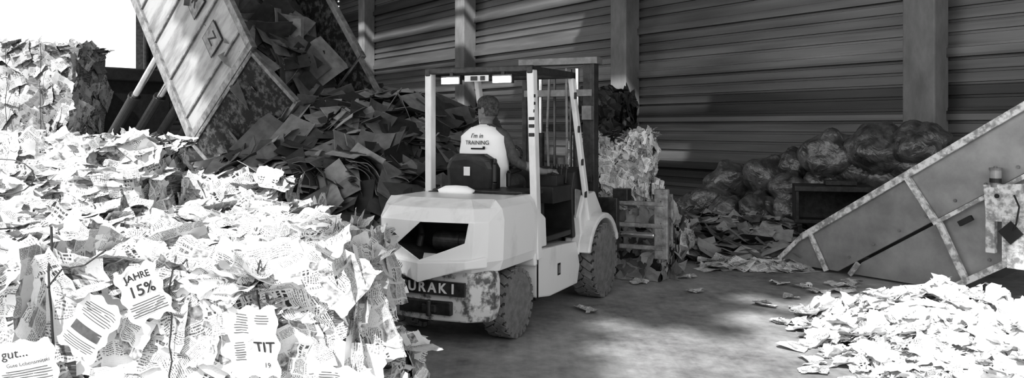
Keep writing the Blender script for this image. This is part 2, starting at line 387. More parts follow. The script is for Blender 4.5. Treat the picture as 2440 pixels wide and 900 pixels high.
def flyer(parent,cx,y,cz,w_,h_,rot,tiltx,tilty,items,shade=M_white):
    M=Matrix.Translation((cx,y,cz))@Matrix.Rotation(tilty,4,'Z')@Matrix.Rotation(math.pi/2+tiltx,4,'X')@Matrix.Rotation(rot,4,'Z')
    m=MB(); n=14; vs=[];fs=[]
    f=lambda x,yy:.018*abs(math.sin(x*13+cx*9+yy*5))+.012*abs(math.sin(yy*17-x*8+cz*5))
    for i in range(n+1):
        for j in range(n+1):
            x=(i/n-.5)*w_; yy=(j/n-.5)*h_; vs.append(M@Vector((x+.008*math.sin(j*1.3+cx*7),yy+.010*math.sin(i*1.1+cz*9),f(x,yy))))
    for i in range(n):
        for j in range(n): fs.append((i*(n+1)+j,(i+1)*(n+1)+j,(i+1)*(n+1)+j+1,i*(n+1)+j+1))
    m.add(vs,fs); o=m.obj('flyer_sheet',shade,parent)
    blk=MB(); has=False
    for it in items:
        if it[0]=='t':
            tmp=bpy.data.curves.new('t','FONT'); tmp.body=it[1]; tmp.size=it[2]; tmp.align_x='CENTER'; tmp.align_y='CENTER'; tmp.offset=.001 if len(it)>5 else 0
            oo=bpy.data.objects.new('t',tmp); sc.collection.objects.link(oo); bpy.context.view_layer.update()
            me=bpy.data.meshes.new_from_object(oo.evaluated_get(bpy.context.evaluated_depsgraph_get())); bpy.data.objects.remove(oo,do_unlink=True)
            for v in me.vertices:
                x=v.co.x+it[3]; yy=v.co.y+it[4]; v.co=M@Vector((x,yy,f(x,yy)+.003))
            me.materials.clear(); me.materials.append(M_ink); oo=bpy.data.objects.new('flyer_print',me); sc.collection.objects.link(oo); oo.parent=parent
        else:
            has=True; q=8; x0=it[1]-it[3]/2; vs=[]
            for i in range(q+1):
                x=x0+it[3]*i/q
                for yy in (it[2]-it[4]/2,it[2]+it[4]/2): vs.append(M@Vector((x,yy,f(x,yy)+.0025)))
            blk.add(vs,[(2*i,2*i+2,2*i+3,2*i+1) for i in range(q)])
    if has: blk.obj('flyer_blocks',M_shirt,parent)
def rows(x,y0,w_,k,st=.010): return [('b',x,y0-i*st,w_*(1 if i%3 else .8),.0035) for i in range(k)]
flyer(b2,-1.44,3.17,.97,.16,.22,.35,.1,.15,[('t','15%',.06,.0,.015,1),('t','JAHRE',.036,.0,.07,1)]+rows(0,-.03,.13,6))
flyer(b2,-1.64,3.16,.84,.17,.25,2.5,.05,-.1,rows(0,.10,.13,5)+[('b',0,.02,.12,.04)]+rows(0,-.03,.13,7))
flyer(b1,-1.88,3.15,.66,.22,.26,.12,.08,.1,[('t','gut...',.05,-.03,.09),('t','Gute Lebensmittel',.02,.01,.045)]+rows(0,.02,.18,10))
flyer(b2,-1.0,3.16,.78,.2,.28,.03,.1,-.12,[('t','TIT',.06,.04,-.02,1),('t','19',.03,.05,-.09)]+rows(-.05,.11,.06,8)+rows(-.06,.0,.04,8)+rows(.04,.11,.06,4))
flyer(b3,-.66,3.15,.62,.22,.14,-.1,.05,-.1,[('t','gbar!',.03,.04,0,1)]+rows(-.05,.04,.08,8))
flyer(b1,-2.15,3.20,1.05,.15,.2,2.9,-.3,.1,[('t','TIT',.045,.0,.04,1)]+rows(0,0,.11,6))

# ---------------------------------------------------------------- container being tipped, with cardboard load
T=Vector((-4.79,15.0,3.10)); th=math.radians(50); wv=Vector((math.cos(th),math.sin(th),0)); pv=Vector((-math.sin(th),math.cos(th),0))
tilt=math.radians(51); av=pv*math.cos(tilt)+zz*math.sin(tilt); hv=pv*(-math.sin(tilt))+zz*math.cos(tilt)
CH=2.85; CWd=2.55; CL=6.6
Bp=T-hv*CH
sgn=1 if av.cross(wv).dot(hv)>0 else -1
R=Matrix((av,wv*sgn,hv)).transposed(); CM=R.to_4x4(); CM.translation=Bp
def cy(y): return y*sgn
CE=empty('roll_off_container',CM)
m=MB()
def cbox(x0,x1,y0,y1,z0,z1,mi): m.box(((x0+x1)/2,cy((y0+y1)/2),(z0+z1)/2),(x1-x0,abs(y1-y0),z1-z0),mi)
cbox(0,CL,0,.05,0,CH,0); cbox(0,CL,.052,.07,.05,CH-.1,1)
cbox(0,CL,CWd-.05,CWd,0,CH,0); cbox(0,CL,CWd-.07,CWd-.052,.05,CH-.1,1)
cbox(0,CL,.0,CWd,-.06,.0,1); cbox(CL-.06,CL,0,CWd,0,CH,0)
m.obj('shell',[M_cont,M_contin],CE,bevel=.008)
m=MB()
for y in (-.07,CWd-.03):
    cbox(-.02,CL,y,y+.11,CH-.14,CH+.02,0); cbox(-.02,CL,y,y+.11,-.06,.14,0); cbox(-.04,.12,y,y+.12,-.06,CH+.02,0)
for x in (.5,1.55,2.6,3.6,4.6,5.6):
    cbox(x,x+.045,-.045,0,.12,CH-.12,0); cbox(x,x+.045,CWd,CWd+.045,.12,CH-.12,0)
for y in (.6,1.7): cbox(0,CL,y,y+.12,-.24,-.06,1)
for x in np.arange(.3,6.4,.8): cbox(x,x+.08,.0,CWd,-.16,-.06,1)
m.obj('ribs',[M_contf,M_dark],CE,bevel=.008)
m=MB()
cbox(-1.28,-.02,-.06,.0,.0,CH-.05,1)
for z in (.0,CH-.12): cbox(-1.30,-.0,-.09,.02,z,z+.08,0)
for x in (-1.32,-.06): cbox(x,x+.07,-.09,.02,0,CH-.04,0)
for z in (.5,1.4,2.3): m.cyl((-.02,cy(-.07),z-.1),(-.02,cy(-.07),z+.1),.035)
RD=Matrix.Rotation(-sgn*math.radians(21),3,'Z'); m.v=[RD@v+Vector((-.06,0,0)) for v in m.v]
cbox(-1.75,-.05,CWd-.02,CWd+.03,.0,CH-.05,1); cbox(-1.8,-.03,CWd-.05,CWd+.05,CH-.12,CH-.03,0); cbox(-1.82,-1.74,CWd-.05,CWd+.05,0,CH-.03,0)
m.obj('doors',[M_contf,M_contin],CE,bevel=.008)
for (lx,ch) in ((1.07,'Z'),(2.1,'R')):
    m=MB(); cbox(lx-.27,lx+.27,-.036,-.030,1.63,2.17,0); cbox(lx-.25,lx+.25,-.042,-.035,1.65,2.15,1); m.obj('label_plate',[M_ink,M_contf],CE)
    text(ch,.36,frameM((lx,cy(-.048),1.90),(1,0,0) if sgn>0 else (-1,0,0),(0,cy(-1),0)),M_ink,CE,'letter_'+ch)
K=280
lx=rng.uniform(-.7,4.2,K); ly=rng.uniform(.3,CWd-.3,K); lz=1.8+.45*rng.random(K)+.12*np.sin(lx*2.3)+np.where(lx<0,lx*.5,0)
C=np.stack([lx,ly*sgn,lz],1); Nn=np.tile((-.25,0,1),(K,1))+rng.normal(size=(K,3))*.36
W=rng.uniform(.3,1.0,K); L1=sheets(C,Nn,W,W*rng.uniform(.4,.9,K),crump=.12,curl=.04,n=6,inplane=.002,nf=1,axial=True,jit=.03)
meshS('cardboard_load',L1,M_card,CE,thick=.008)
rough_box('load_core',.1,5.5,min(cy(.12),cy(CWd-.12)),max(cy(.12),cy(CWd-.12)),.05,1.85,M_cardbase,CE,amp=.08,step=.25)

def Hc(x,y):
    h=2.2*max(0,1-((y-16.6)/4.6)**2)*max(0,1-((x+2.7)/3.3)**2)**.7
    h2=1.0*max(0,1-((y-13.5)/1.8)**2)*max(0,1-((x+2.4)/2.2)**2)**.6
    h3=1.5*max(0,1-((y-15.0)/2.2)**2)*max(0,1-((x+1.2)/1.9)**2)**.6
    return max(h,h2,h3)
PE=empty('cardboard_pile')
def heightfield(name,Hf,x0,x1,y0,y1,step,mat_,parent,amp=.08):
    m=MB(); nx=int((x1-x0)/step); ny=int((y1-y0)/step); vs=[];fs=[]
    for i in range(nx+1):
        for j in range(ny+1):
            x=x0+i*step; y=y0+j*step; h=Hf(x,y); h=max(-.02,h-.06+amp*(mnoise.noise(Vector((x*3,y*3,0)))+.5*mnoise.noise(Vector((x*9,y*9,3))))*min(1,h*4)) if h>0 else -.02
            vs.append((x,y,h))
    for i in range(nx):
        for j in range(ny):
            q=(i*(ny+1)+j,(i+1)*(ny+1)+j,(i+1)*(ny+1)+j+1,i*(ny+1)+j+1)
            if max(vs[k][2] for k in q)>0: fs.append(q)
    m.add(vs,fs); return m.obj(name,mat_,parent,smooth=True)
def scatter_h(Hf,x0,x1,y0,y1,num,smin,smax,cr,tj,n=6,off=.06,inpl=.015,curl=.15,nf=2,asp=(.5,1.2),axial=False,jit=.13):
    C=[];Nn=[]
    while len(C)<num:
        x=rng.uniform(x0,x1); y=rng.uniform(y0,y1); h=Hf(x,y)
        if h<.02: continue
        e=.08; gx=(Hf(x+e,y)-Hf(x-e,y))/(2*e); gy=(Hf(x,y+e)-Hf(x,y-e))/(2*e)
        C.append((x,y,h+rng.uniform(-.02,off))); v=np.array([-gx,-gy,1]); v/=np.linalg.norm(v); Nn.append(v+rng.normal(size=3)*tj)
    W=rng.uniform(smin,smax,num)
    return sheets(C,Nn,W,W*rng.uniform(*asp,num),crump=cr,curl=curl,n=n,inplane=inpl,nf=nf,axial=axial,jit=jit)
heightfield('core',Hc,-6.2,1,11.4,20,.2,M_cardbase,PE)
La=scatter_h(Hc,-6,.9,11.6,18.5,1000,.25,1.05,.11,.34,curl=.05,axial=True,asp=(.35,.9),inpl=.002,jit=.03,nf=1)
meshS('sheets',La,M_card,PE,zmin=.01,thick=.01)
def bundle(cx,cyy,ztop,yaw,layers,sgnx,wd,seed):
    r_=np.random.default_rng(seed); P=[];F=[];Rr=[]; o=0
    for i in range(layers):
        r=.10+i*.034+r_.uniform(-.014,.014); p0=r_.uniform(-.5,.3); ph=np.linspace(p0,1.45+r_.uniform(-.1,.25),7); jx=r_.uniform(-.035,.035)
        path=[(jx+r*math.sin(p)*sgnx*.8+r_.normal()*.008,r*math.cos(p)+r_.normal()*.008) for p in ph]
        L=r_.uniform(.1,.75); ex,ez=path[-1]; dr=r_.uniform(-.15,.25)
        for k in range(1,4): path.append((ex+sgnx*k*L/3*dr+r_.uniform(-.02,.02),ez-k*L/3))
        ly_=yaw+r_.normal()*.16; y0=-wd/2+r_.uniform(-.18,.18); y1=wd/2+r_.uniform(-.1,.1); n=len(path)
        for (px,pz) in path:
            for yy in (y0+r_.uniform(-.035,.035),y1):
                X=px*math.cos(ly_)-yy*math.sin(ly_); Y=px*math.sin(ly_)+yy*math.cos(ly_)
                P.append((cx+X,cyy+Y,max(.02,ztop-.62+pz-abs(yy-y1)*.05)))
        for k in range(n-1): F.append((o+2*k,o+2*k+2,o+2*k+3,o+2*k+1))
        Rr+= [r_.uniform(0,1)]*(2*n); o+=2*n
    P=np.array(P); return [P,np.array(F),P[:,:2].copy(),np.array(Rr)]
Lb=[bundle(-2.55,12.6,1.30,.35,15,1,.8,1),bundle(-3.25,12.9,1.25,-.1,13,1,.8,2),bundle(-1.85,12.9,1.05,.5,13,1,.7,3),bundle(-3.8,13.3,1.25,.3,12,-1,.8,4),bundle(-1.25,13.6,1.15,.2,12,1,.7,5)]
meshS('bent_bundles',joinS(Lb),M_card,PE,zmin=.01,thick=.012)
Hb=lambda x,y: 1.05*max(0,1-((y-12.9)/1.0)**2)*max(0,1-((x+2.6)/1.7)**2)**.4
meshS('bundle_flaps',scatter_h(Hb,-4.2,-.9,12.0,13.5,90,.2,.6,.12,.55,curl=.08,axial=True,asp=(.35,.9),inpl=.002,jit=.03,off=.1,nf=1),M_card,PE,zmin=.01,thick=.01)

# ---------------------------------------------------------------- hook-lift truck
TM=Matrix((pv,-wv,zz)).transposed()
if TM.determinant()<0: TM=Matrix((pv,wv,zz)).transposed()
TM=TM.to_4x4(); tb=Bp+wv*1.22; TM.translation=(tb.x,tb.y,0)
TE=empty('tipper_truck',TM); m=MB()
for y in(-.42,.42): m.box((3.9,y,.95),(6.2,.1,.26),0)
for x in(1.0,1.9,3,4.4): m.box((x,0,.95),(.12,.84,.2),0)
m.box((6.6,0,1.9),(1.9,2.4,2.1),0); m.box((6.0,0,2.95),(.9,2.2,.35),0); m.box((6.75,0,.85),(1.6,2.3,.6),0); m.box((5.45,1.0,1.9),(.25,.3,2.2),0)
m.obj('chassis_cab',M_black,TE,bevel=.04)
m=MB()
for x in(1.3,2.5,6.4):
    for y in(-1.05,1.05): m.lathe([(-.16,.2),(-.16,.42),(-.12,.5),(.12,.5),(.16,.42),(.16,.2)],(x,y,.5),n=28)
m.obj('wheels',M_tyre,TE)
m=MB()
for y in(-.95,-.35,.25,.85):
    if y in(-.95,.85) or True:
        p0=Vector((4.9,y,1.1)); p1=Vector((1.75,y,3.55)); q=p0.lerp(p1,.5)
        m.cyl(p0,q,.12,mi=0); m.cyl(q,p1,.075,mi=1); m.cyl(q-(p1-p0)*.02,q,.14,mi=0)
m.box((4.9,-.05,1.1),(.3,2.2,.28),0)
m.obj('rams',[M_black,M_chrome],TE)

# ---------------------------------------------------------------- forklift
F=Vector((math.sin(math.radians(26)),math.cos(math.radians(26)),0)); Lf=Vector((-F.y,F.x,0))
FM=Matrix((F,Lf,zz)).transposed().to_4x4(); FM.translation=(-.40,6.40,0)
FE=empty('forklift',FM)
def outline(z,xr,xc,w,wc,xf):
    pts=[(xf,w),(-.30,w),(xc,w-.06),(xc-.09,wc),(xr,0),(xc-.09,-wc),(xc,-(w-.06)),(-.30,-w),(xf,-w)]
    return [(x,y,z) for x,y in pts]
m=MB()
m.loft([outline(.56,-.57,-.40,.49,.36,.30),outline(.64,-.62,-.43,.52,.38,.30),outline(.93,-.58,-.43,.53,.40,.30),outline(1.02,-.50,-.37,.51,.36,.30),outline(1.075,-.30,-.22,.46,.26,.30)])
cw=m.obj('counterweight',[M_paint,M_black],FE)
m=MB()
m.add([(-.58,.36,.60),(-.645,0,.49),(-.58,-.36,.60),(-.45,-.47,.60),(-.45,.47,.60),
       (-.58,.36,.66),(-.64,0,.64),(-.58,-.36,.66),(-.45,-.47,.68),(-.45,.47,.68)],
      [(0,1,6,5),(1,2,7,6),(2,3,8,7),(4,0,5,9),(0,4,3,2,1),(5,6,7,8,9),(3,4,9,8)])
m.obj('counterweight_chevron',M_paint,FE,bevel=.01)
m=MB(); poly=[(.38,.92),(-.37,.92),(-.34,.78),(0,.655),(.34,.78)]
vs=[(-.85,y,z) for y,z in poly]+[(-.22,y*.92,z) for y,z in poly]
m.add(vs,[tuple(range(5)),tuple(range(9,4,-1))]+[(i,5+i,5+(i+1)%5,(i+1)%5) for i in range(5)],1)
cut=m.obj('cutter',[M_paint,M_dark],FE)  # recess walls coloured dark to stand in for shade inside the opening
bo=cw.modifiers.new('b','BOOLEAN'); bo.operation='DIFFERENCE'; bo.object=cut; bo.solver='EXACT'
try: bo.material_mode='TRANSFER'
except Exception: pass
bv=cw.modifiers.new('bv','BEVEL'); bv.width=.02; bv.segments=3; bv.limit_method='ANGLE'; bv.angle_limit=.5
bpy.context.view_layer.update()
dg=bpy.context.evaluated_depsgraph_get(); me=bpy.data.meshes.new_from_object(cw.evaluated_get(dg)); cw.modifiers.clear(); cw.data=me
bpy.data.objects.remove(cut,do_unlink=True)
m=MB(); m.cyl((-.33,-.30,.76),(-.33,.02,.76),.075,n=28,mi=0); m.cyl((-.33,-.2,.76),(-.33,-.18,.76),.08,n=28,mi=1); m.tube([(-.40,.14,.72),(-.40,.12,.80),(-.36,.16,.88)],.025,n=12,mi=0); m.box((-.25,0,.8),(.02,.66,.24),1)  # last box is a black backing added to make the recess look shaded
m.obj('muffler_and_dark_backing',[M_dark,M_black],FE)
m=MB()
m.loft([[(x,y,z) for x,y in [(-.28,w),(-.40,w),(-.50,w-.14),(-.535,0),(-.50,-w+.14),(-.40,-w),(-.28,-w)]] for z,w in ((.20,.46),(.30,.49),(.50,.49),(.57,.47))])
m.obj('lower_weight',M_paintd,FE,bevel=.015)
m=MB(); m.box((-.525,.0,.30),(.05,.44,.1)); m.box((-.53,-.05,.30),(.1,.12,.06)); m.cyl((-.57,-.05,.24),(-.57,-.05,.36),.02)
m.obj('tow_hitch',M_dark,FE,bevel=.01)
m=MB(); m.loft([[(-.545,.33-.0,z),(-.558,0,z),(-.545,-.33,z),(-.52,-.33,z),(-.53,0,z),(-.52,.33,z)] for z in(.395,.495)]); m.obj('badge_band',M_dark,FE)
for i,(ch) in enumerate('TSURAKI'):
    yy=.27-i*.085; xx=-.560+abs(yy)*.042
    text(ch,.10,frameM((xx,yy,.445),(0,-1,0),(-1,0,0)),M_white,FE,'badge_letter',ext=.006,bold=.002)
m=MB(); m.box((.75,0,.42),(2.1,.62,.42),1); m.box((.82,0,.22),(.75,.9,.06),1)
m.obj('chassis',[M_paint,M_dark],FE,bevel=.01)
for s_ in (-1,1):
    m=MB()
    m.prism([(.34,.24),(.62,.20),(1.24,.20),(1.30,.36),(1.22,.58),(.9,.60),(.34,.62)],s_*.50,s_*.30)
    m.prism([(.29,.50),(.36,.50),(.36,1.07),(.29,1.07)],s_*.51,s_*.3)
    m.prism([(.36,.62),(.62,.62),(.60,.86),(.48,.92),(.36,.98)],s_*.47,s_*.33)
    c=(1.7,.36); arc=[(c[0]+.44*math.cos(a),c[1]+.44*math.sin(a)) for a in np.linspace(math.radians(165),math.radians(20),14)]
    arc2=[(c[0]+.385*math.cos(a),c[1]+.385*math.sin(a)) for a in np.linspace(math.radians(20),math.radians(165),14)]
    m.prism(arc+arc2,s_*.60,s_*.34)
    m.prism([(1.24,.45),(1.34,.62),(1.30,.80),(1.42,.98),(1.70,1.0),(1.9,.80),(1.9,.70),(1.6,.78),(1.4,.66),(1.3,.45)],s_*.50,s_*.40)
    m.obj('side_panel',M_paint,FE,bevel=.015)
m=MB(); m.box((.8,-.502,.40),(.06,.004,.1),0); m.box((.8,-.505,.40),(.04,.003,.07),1); m.obj('data_plate',[M_ink,M_mid],FE)
m=MB(); m.beam((.33,-.512,.24),(.33,-.512,.62),.006,.012); m.obj('panel_gap',M_black,FE)
m=MB(); m.box((.8,.0,.66),(.92,.86,.05),0); m.box((.62,0,.85),(.62,.62,.36),0); m.box((.45,0,1.075),(.42,.84,.04),0)
m.box((1.08,0,.52),(.35,.9,.04),1)
m.prism([(1.28,.6),(1.26,1.05),(1.32,1.2),(1.5,1.24),(1.62,1.1),(1.62,.6)],-.44,.44,0)
m.prism([(1.30,1.05),(1.30,.78),(1.52,.72),(1.60,1.0)],-.46,-.44,2)
m.obj('engine_cover_and_dash',[M_black,M_dark,M_mid],FE,bevel=.015)
m=MB(); m.box((1.05,-.33,1.02),(.42,.2,.14),0); m.box((1.12,-.30,1.13),(.16,.16,.1),0)
for y in (-.24,-.29,-.34,-.39): m.cyl((1.22,y,1.1),(1.25,y,1.24),.008,n=8); m.cyl((1.25,y,1.23),(1.253,y,1.27),.018,n=10)
m.cyl((1.4,.17,1.0),(1.12,.17,1.30),.04,n=14)
m.obj('levers_and_column',M_black,FE,bevel=.01)
m=MB(); cW=Vector((1.10,.17,1.33)); ax=Vector((-.62,0,.78)).normalized(); e1=Vector((0,1,0)); e2=ax.cross(e1)
ring=[cW+(e1*math.cos(a)+e2*math.sin(a))*.165 for a in np.linspace(0,2*math.pi,29)]
m.tube(ring,.014,n=8)
for a in (0.3,2.4,4.5): m.cyl(cW,cW+(e1*math.cos(a)+e2*math.sin(a))*.165,.011,n=8)
m.cyl(cW-ax*.03,cW+ax*.015,.035); m.obj('steering_wheel',M_black,FE,smooth=True)
m=MB(); sy=.16
rings=[]
for z,wd,x0,x1 in ((1.00,.20,.44,.56),(1.10,.225,.42,.57),(1.26,.235,.40,.55),(1.34,.20,.39,.53),(1.385,.13,.39,.51)):
    rings.append([(x0,sy-wd*.8,z),(x0-.025,sy,z),(x0,sy+wd*.8,z),(x0+.03,sy+wd,z),(x1,sy+wd,z),(x1-.03,sy,z),(x1,sy-wd,z),(x0+.03,sy-wd,z)])
m.loft(rings); 
m.obj('seat_back',M_black,FE,bevel=.02)
m=MB(); m.box((.74,sy,1.03),(.5,.48,.12)); m.box((.45,sy,1.10),(.05,.36,.02)); 
m.tube([(.42,sy-.22,1.02),(.40,sy-.25,1.15),(.42,sy-.24,1.3),(.5,sy-.2,1.33)],.02,n=10)
m.tube([(.62,sy-.27,1.1),(.62,sy-.27,1.22),(.85,sy-.27,1.24)],.022,n=10)
m.obj('seat_cushion',M_black,FE,bevel=.03)
m=MB(); m.box((.372,sy,1.24),(.004,.06,.075)); m.obj('seat_label',M_white,FE)
m=MB(); m.loft([[(.16+rx*math.cos(a),.14+ry*math.sin(a),z) for a in np.linspace(0,2*math.pi,17)[:-1]] for z,rx,ry in ((1.07,.08,.16),(1.10,.085,.17),(1.13,.05,.1),(1.135,.01,.02))]); m.obj('hood_cloth',M_vest,FE,smooth=True)
m=MB(); m.box((.20,0,1.074),(.10,.80,.015)); m.obj('hood_gap',M_black,FE)
m=MB(); HT=2.07
for s_ in(-1,1):
    m.beam((.345,s_*.50,.55),(.30,s_*.475,HT),.06,.085,0,(1,0,0))
    m.beam((1.53,s_*.50,.72),(1.14,s_*.475,HT),.045,.07,0,(1,0,0))
    m.beam((.25,s_*.475,HT),(1.2,s_*.475,HT),.05,.06,1)
m.beam((.28,-.50,HT+.01),(.28,.50,HT+.01),.05,.05,1); m.beam((1.16,-.50,HT),(1.16,.50,HT),.05,.05,1)
for x in np.linspace(.42,1.05,6): m.beam((x,-.46,HT+.012),(x,.46,HT+.012),.035,.018,1)
m.obj('overhead_guard',[M_paint,M_dark],FE,bevel=.012)
m=MB(); 
for z in (1.86,1.80,1.74,1.68,1.62,1.55): m.box((.283,-.485,z),(.03,.05,.028))
for z in (1.9,1.6,1.3,1.0): m.beam((1.14+.39*(HT-z)/1.35-.03,-.51,z-.04),(1.14+.39*(HT-z)/1.35-.03,-.51,z+.02),.02,.02)
m.obj('guard_louvres',M_black,FE,bevel=.004)
m=MB()
for y in (.24,-.24): m.box((.235,y,1.995),(.03,.155,.05),0); m.box((.255,y,2.0),(.04,.18,.07),1); m.box((.26,y,2.04),(.02,.03,.04),1)
m.box((.25,0,2.01),(.01,.22,.05),2); m.box((.24,.02,2.01),(.006,.06,.035),3); m.box((.24,-.06,2.01),(.006,.04,.035),3)
m.obj('work_lamps',[M_lamp,M_black,M_white,M_dark],FE)
def wheel(name,x,y,r,w,nl):
    m=MB(); h=w/2; z=r; s_=1 if y>0 else -1
    m.lathe([(-h*.8,r*.52),(-h,r*.62),(-h,r*.88),(-h*.85,r*.968),(h*.85,r*.968),(h,r*.88),(h,r*.62),(h*.8,r*.52)],(x,y,z),n=56,mi=3)
    m.lathe([(s_*h*1.0,r*.87),(s_*h*1.03,r*.80),(s_*h*1.03,r*.64),(s_*h*.98,r*.6)],(x,y,z),n=48,mi=0)
    for i in range(nl):
        a=2*math.pi*i/nl
        for sd_ in(-1,1):
            aa=a+(math.pi/nl if sd_>0 else 0)
            R_=Matrix.Rotation(-aa,3,'Y')@Matrix.Rotation(sd_*.55,3,'X')
            m.box((x+math.cos(aa)*r*.962,y+sd_*h*.48,z+math.sin(aa)*r*.962),(r*.06,h*1.02,2*math.pi*r/nl*.72),0,R_)
            R2=Matrix.Rotation(-aa,3,'Y')
            m.box((x+math.cos(aa)*r*.91,y+sd_*h*.975,z+math.sin(aa)*r*.91),(r*.12,.012,2*math.pi*r/nl*.66),0,R2)
    m.lathe([(s_*h*.82,r*.56),(s_*h*.86,r*.5),(s_*h*.5,r*.45),(s_*h*.45,r*.28),(s_*h*.75,r*.24),(s_*h*.8,.001)],(x,y,z),n=32,mi=1)
    m.lathe([(s_*h*.78,r*.60),(s_*h*.98,r*.585),(s_*h*.98,r*.53),(s_*h*.78,r*.52)],(x,y,z),n=32,mi=1)
    for i in range(8):
        a=2*math.pi*i/8; m.cyl((x+math.cos(a)*r*.35,y+s_*h*.44,z+math.sin(a)*r*.35),(x+math.cos(a)*r*.35,y+s_*h*.6,z+math.sin(a)*r*.35),.013,n=6,mi=2)
    m.obj(name,[M_tyre,M_rim,M_dark,M_groove],FE)
for s_ in(-1,1):
    wheel('rear_wheel',0,s_*.41,.27,.18,22); wheel('front_wheel',1.7,s_*.49,.35,.22,26)
m=MB(); m.cyl((0,-.38,.27),(0,.38,.27),.06,mi=0); m.cyl((1.7,-.4,.35),(1.7,.4,.35),.09); m.obj('axles',M_dark,FE)
m=MB()
for s_ in(-1,1):
    m.box((2.02,s_*.37,1.22),(.13,.05,2.1)); m.box((1.98,s_*.33,1.22),(.03,.12,2.1)); m.box((2.12,s_*.30,1.22),(.12,.04,2.06))
    m.cyl((1.99,s_*.20,.3),(1.99,s_*.20,1.55),.04,mi=0); m.cyl((1.99,s_*.20,1.5),(1.99,s_*.20,2.2),.022,mi=2)
    m.beam((2.10,s_*.09,.4),(2.10,s_*.09,2.2),.035,.02,1)
    m.cyl((1.40,s_*.3,.55),(1.98,s_*.33,.75),.035,mi=1)
m.box((2.02,0,2.27),(.16,.86,.07),1); m.box((1.97,0,1.95),(.04,.74,.07),1); m.box((1.97,0,1.1),(.04,.74,.07)); m.box((1.97,0,.3),(.06,.8,.1)); m.box((2.12,0,1.6),(.05,.6,.07))
m.cyl((2.08,-.0,.35),(2.08,0,1.3),.055,mi=1); m.tube([(1.95,.08,2.2),(1.93,.1,1.6),(1.94,.08,1.0)],.014,n=8,mi=1); m.tube([(1.95,-.1,2.2),(1.92,-.12,1.5),(1.94,-.1,.9)],.014,n=8,mi=1)
m.box((1.93,-.34,1.75),(.1,.1,.14),1)
m.obj('mast',[M_dark,M_mid,M_chrome],FE,bevel=.006)
m=MB()
m.box((2.24,0,.62),(.08,1.1,.55),1)
for z in(.40,.62,.84): m.beam((2.32,-1.0,z),(2.32,.95,z),.055,.045,0)
for s_,yo in((-1,-.97),(1,.95)):
    for z in(.42,.64,.86): m.box((2.50,yo,z),(.40,.03,.05),0)
    m.box((2.70,yo,.64),(.04,.04,.55),0); m.box((2.34,yo,.64),(.08,.14,.70),0)
m.cyl((2.33,-.9,.52),(2.33,-.1,.52),.03,mi=2); m.cyl((2.33,.8,.74),(2.33,.1,.74),.03,mi=2)
m.box((2.36,-.55,.92),(.14,.16,.12),1)
m.obj('bale_clamp',[M_clamp,M_dark,M_chrome],FE,bevel=.01)

def fbale(name,c,d,dens,mt,core,ad=.25,smin=.1,smax=.24,cr=.1):
    M=FM@Matrix.Translation((c[0],c[1],0)); e=empty(name,M)
    x0,x1,y0,y1,z0,z1=-d[0]/2,d[0]/2,-d[1]/2,d[1]/2,c[2],c[2]+d[2]
    rough_box('core',x0,x1,y0,y1,z0,z1,core,e,amp=.05)
    out=[]; u=rng.uniform
    for fn,nr,ar in((lambda:(x0,u(y0,y1),u(z0,z1)),(-1,0,0),d[1]*d[2]),(lambda:(u(x0,x1),y0,u(z0,z1)),(0,-1,0),d[0]*d[2]),(lambda:(u(x0,x1),u(y0,y1),z1),(0,0,1),d[0]*d[1])):
        k=int(dens*ar); C=np.array([fn() for _ in range(k)]); C+=np.array(nr)*u(0,.04,(k,1)); W=u(smin,smax,k)
        out.append(sheets(C,np.tile(nr,(k,1))+rng.normal(size=(k,3))*ad,W,W*u(.6,1.3,k),crump=cr,curl=.08,n=7))
    meshS('scraps',joinS(out),mt,e,zmin=.004)
    return e
M_bl=rnd_mat('black_film',.01,.04,rough=.35)
fbale('mixed_paper_bale',(3.0,-.40,.0),(.7,.95,.74),150,M_cardl,M_cardbase)
fbale('paper_bale',(3.0,-.28,.78),(.65,.72,.72),150,M_news,M_pulp)
fbale('plastic_film_bale',(2.95,-.14,1.55),(.55,.50,.42),200,M_bl,M_black)

# ---------------------------------------------------------------- driver
def skin(name,V,E,Rr,mt,parent,sub=2,root=0):
    me=bpy.data.meshes.new(name); me.from_pydata(V,E,[]); o=bpy.data.objects.new(name,me); sc.collection.objects.link(o); o.parent=parent
    md=o.modifiers.new('skin','SKIN'); md.use_smooth_shade=True
    for i,r in enumerate(Rr):
        sv=me.skin_vertices[0].data[i]; rr=r if isinstance(r,tuple) else (r,r); sv.radius=rr; sv.use_root=(i==root)
    s2=o.modifiers.new('s','SUBSURF'); s2.levels=sub; s2.render_levels=sub
    me.materials.append(mt); return o
DE=empty('forklift_driver',FM)
dy=.17
V=[(.70,dy,1.10),(.71,dy,1.25),(.71,dy,1.42),(.73,dy,1.56),(.75,dy,1.63),
   (.72,dy-.185,1.545),(.74,dy-.29,1.30),(.97,dy-.42,1.215),
   (.72,dy+.185,1.545),(.84,dy+.27,1.31),(1.06,dy+.15,1.36),
   (.75,dy-.11,1.10),(1.14,dy-.14,1.13),(1.22,dy-.14,.74),(1.34,dy-.14,.70),
   (.75,dy+.11,1.10),(1.14,dy+.14,1.13),(1.22,dy+.14,.74),(1.34,dy+.14,.70)]
E=[(0,1),(1,2),(2,3),(3,4),(3,5),(5,6),(6,7),(3,8),(8,9),(9,10),(0,11),(11,12),(12,13),(13,14),(0,15),(15,16),(16,17),(17,18)]
Rr=[(.15,.11),(.14,.1),(.16,.1),(.12,.085),.055,.062,.048,.030,.062,.048,.030,.09,.07,.05,.045,.09,.07,.05,.045]
skin('body',V,E,Rr,M_shirt,DE)
